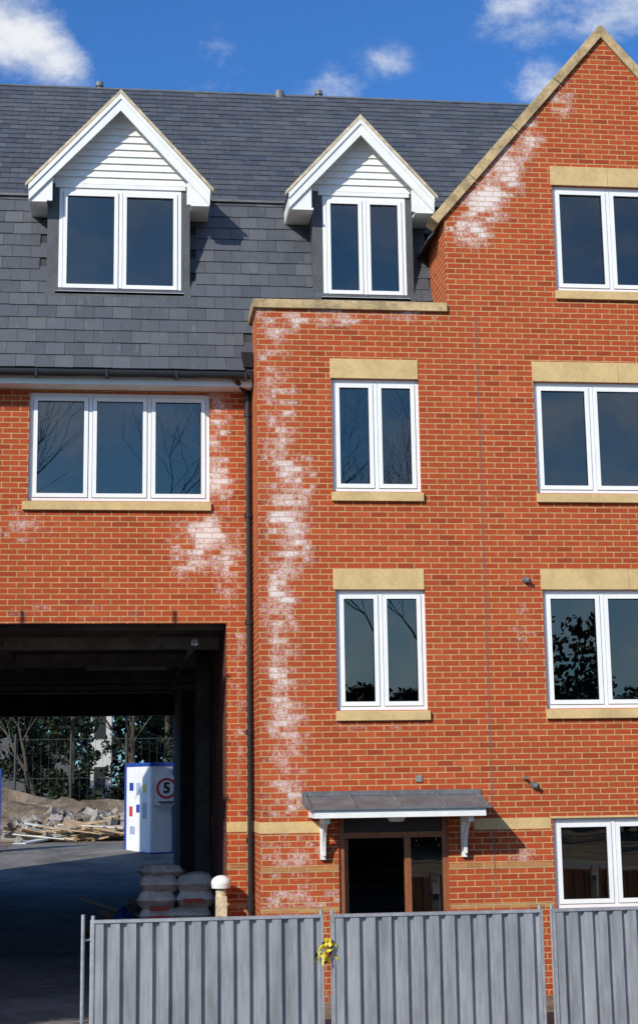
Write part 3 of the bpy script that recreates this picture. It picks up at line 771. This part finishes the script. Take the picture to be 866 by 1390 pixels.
for z in (1.9,3.8,5.7,7.3):
    for y in (0,.7): f.tube((-.1,y,z),(6.1,y,z),.024,.024,8)
    f.box(0,6,.05,.65,z+.03,z+.07,1)
for i in range(3): f.tube((i*2.0,-.03,.1),(i*2.0+2,-.03,3.8),.022,.022,8)
f.build('tubes_and_boards',['tube','wood'],E)
f=MB(); n=30
for j in range(n):
    for i in range(n):
        q=[]
        for a,b in ((i,j),(i+1,j),(i+1,j+1),(i,j+1)):
            x=a/n*5.95+.02; z=.2+b/n*7.2; q.append((x,.74+.04*noise.noise(Vector((x*1.5,z*.8,3))),z))
        f.face(q)
f.build('shade_sheeting',['sheet'],E,smooth=True)

# ---------------------------------------------------------------- light
tv=Vector((.55,.62,-.50)).normalized()
sd=bpy.data.lights.new('sun','SUN'); sd.energy=4.7; sd.angle=math.radians(.5); sd.color=(1,.95,.86)
so=bpy.data.objects.new('sun',sd); bpy.context.collection.objects.link(so); so.rotation_euler=tv.to_track_quat('-Z','Y').to_euler(); so.location=(-20,-25,30)
W=bpy.data.worlds.new('World'); S.world=W; W.use_nodes=True; nt=W.node_tree; nt.nodes.clear()
out=N(nt,'ShaderNodeOutputWorld'); bg=N(nt,'ShaderNodeBackground'); nt.links.new(bg.outputs[0],out.inputs[0])
sk=N(nt,'ShaderNodeTexSky'); sk.sky_type='NISHITA'; sk.sun_disc=False
el=math.asin(-tv.z); az=math.atan2(-tv.x,-tv.y)
sk.sun_elevation=el; sk.sun_rotation=az%(2*math.pi); sk.air_density=1.0; sk.dust_density=.5; sk.ozone_density=2.0
skc=mixc(nt,1.0,sk.outputs[0],(.46,.98,1.62),'MULTIPLY')
tc=N(nt,'ShaderNodeTexCoord'); D=tc.outputs['Generated']
CL=[(-.085,.895,.450,.055,1.0),(-.068,.895,.441,.05,1.0),(-.045,.90,.430,.035,.95),(.245,.854,.464,.055,.85),(.292,.85,.458,.05,.8),(.043,.901,.436,.05,.36),(.123,.898,.420,.035,.55),(.154,.887,.433,.03,.45),(.249,.873,.418,.035,.6),(.29,.86,.43,.04,.45)]
acc=None
for x,y,z,r,s in CL:
    v=N(nt,'ShaderNodeVectorMath',operation='SUBTRACT'); nt.links.new(D,v.inputs[0]); l=Vector((x,y,z)).normalized(); v.inputs[1].default_value=l
    w=vscale(nt,v.outputs[0],(1,1,1.6)); q=N(nt,'ShaderNodeVectorMath',operation='LENGTH'); nt.links.new(w,q.inputs[0])
    g=maprange(nt,q.outputs['Value'],r*1.35,0,0,s); acc=g if acc is None else math_(nt,'MAXIMUM',acc,g)
n1=noise_(nt,vscale(nt,D,(1,1,1.7)),22,7,.64); n0=noise_(nt,vscale(nt,D,(1,1,2.0)),4.2,5,.55)
front=math_(nt,'ADD',acc,math_(nt,'MULTIPLY',math_(nt,'SUBTRACT',n1,.5),1.8))
front=math_(nt,'MULTIPLY',maprange(nt,front,.28,1.15),maprange(nt,acc,.02,.45))
sep=N(nt,'ShaderNodeSeparateXYZ'); nt.links.new(D,sep.inputs[0])
back=math_(nt,'MULTIPLY',maprange(nt,n0,.38,.66),maprange(nt,sep.outputs[1],.3,-.1))
cm=math_(nt,'MAXIMUM',front,math_(nt,'MULTIPLY',back,.6))
n3=noise_(nt,D,30,3)
ccol=mixc(nt,maprange(nt,n3,.35,.65),(6.4,7.0,8.0),(9.2,9.4,9.6))
col=mixc(nt,math_(nt,'MULTIPLY',cm,.92),skc,ccol)
nt.links.new(col,bg.inputs[0]); bg.inputs[1].default_value=.1

# ---------------------------------------------------------------- camera
ca=bpy.data.cameras.new('camera'); co=bpy.data.objects.new('camera',ca); bpy.context.collection.objects.link(co)
f=Vector((.12068,.97447,.18927)); r=Vector((.99265,-.12014,-.0144)); u=Vector((-.00871,-.18962,.98181))
co.matrix_world=Matrix(((r.x,u.x,-f.x,0),(r.y,u.y,-f.y,-20),(r.z,u.z,-f.z,2.7),(0,0,0,1)))
ca.sensor_fit='VERTICAL'; ca.sensor_height=36; ca.sensor_width=24; ca.lens=2121/1390*36; ca.shift_y=-45/1390
ca.clip_end=2000; ca.clip_start=.1
S.camera=co
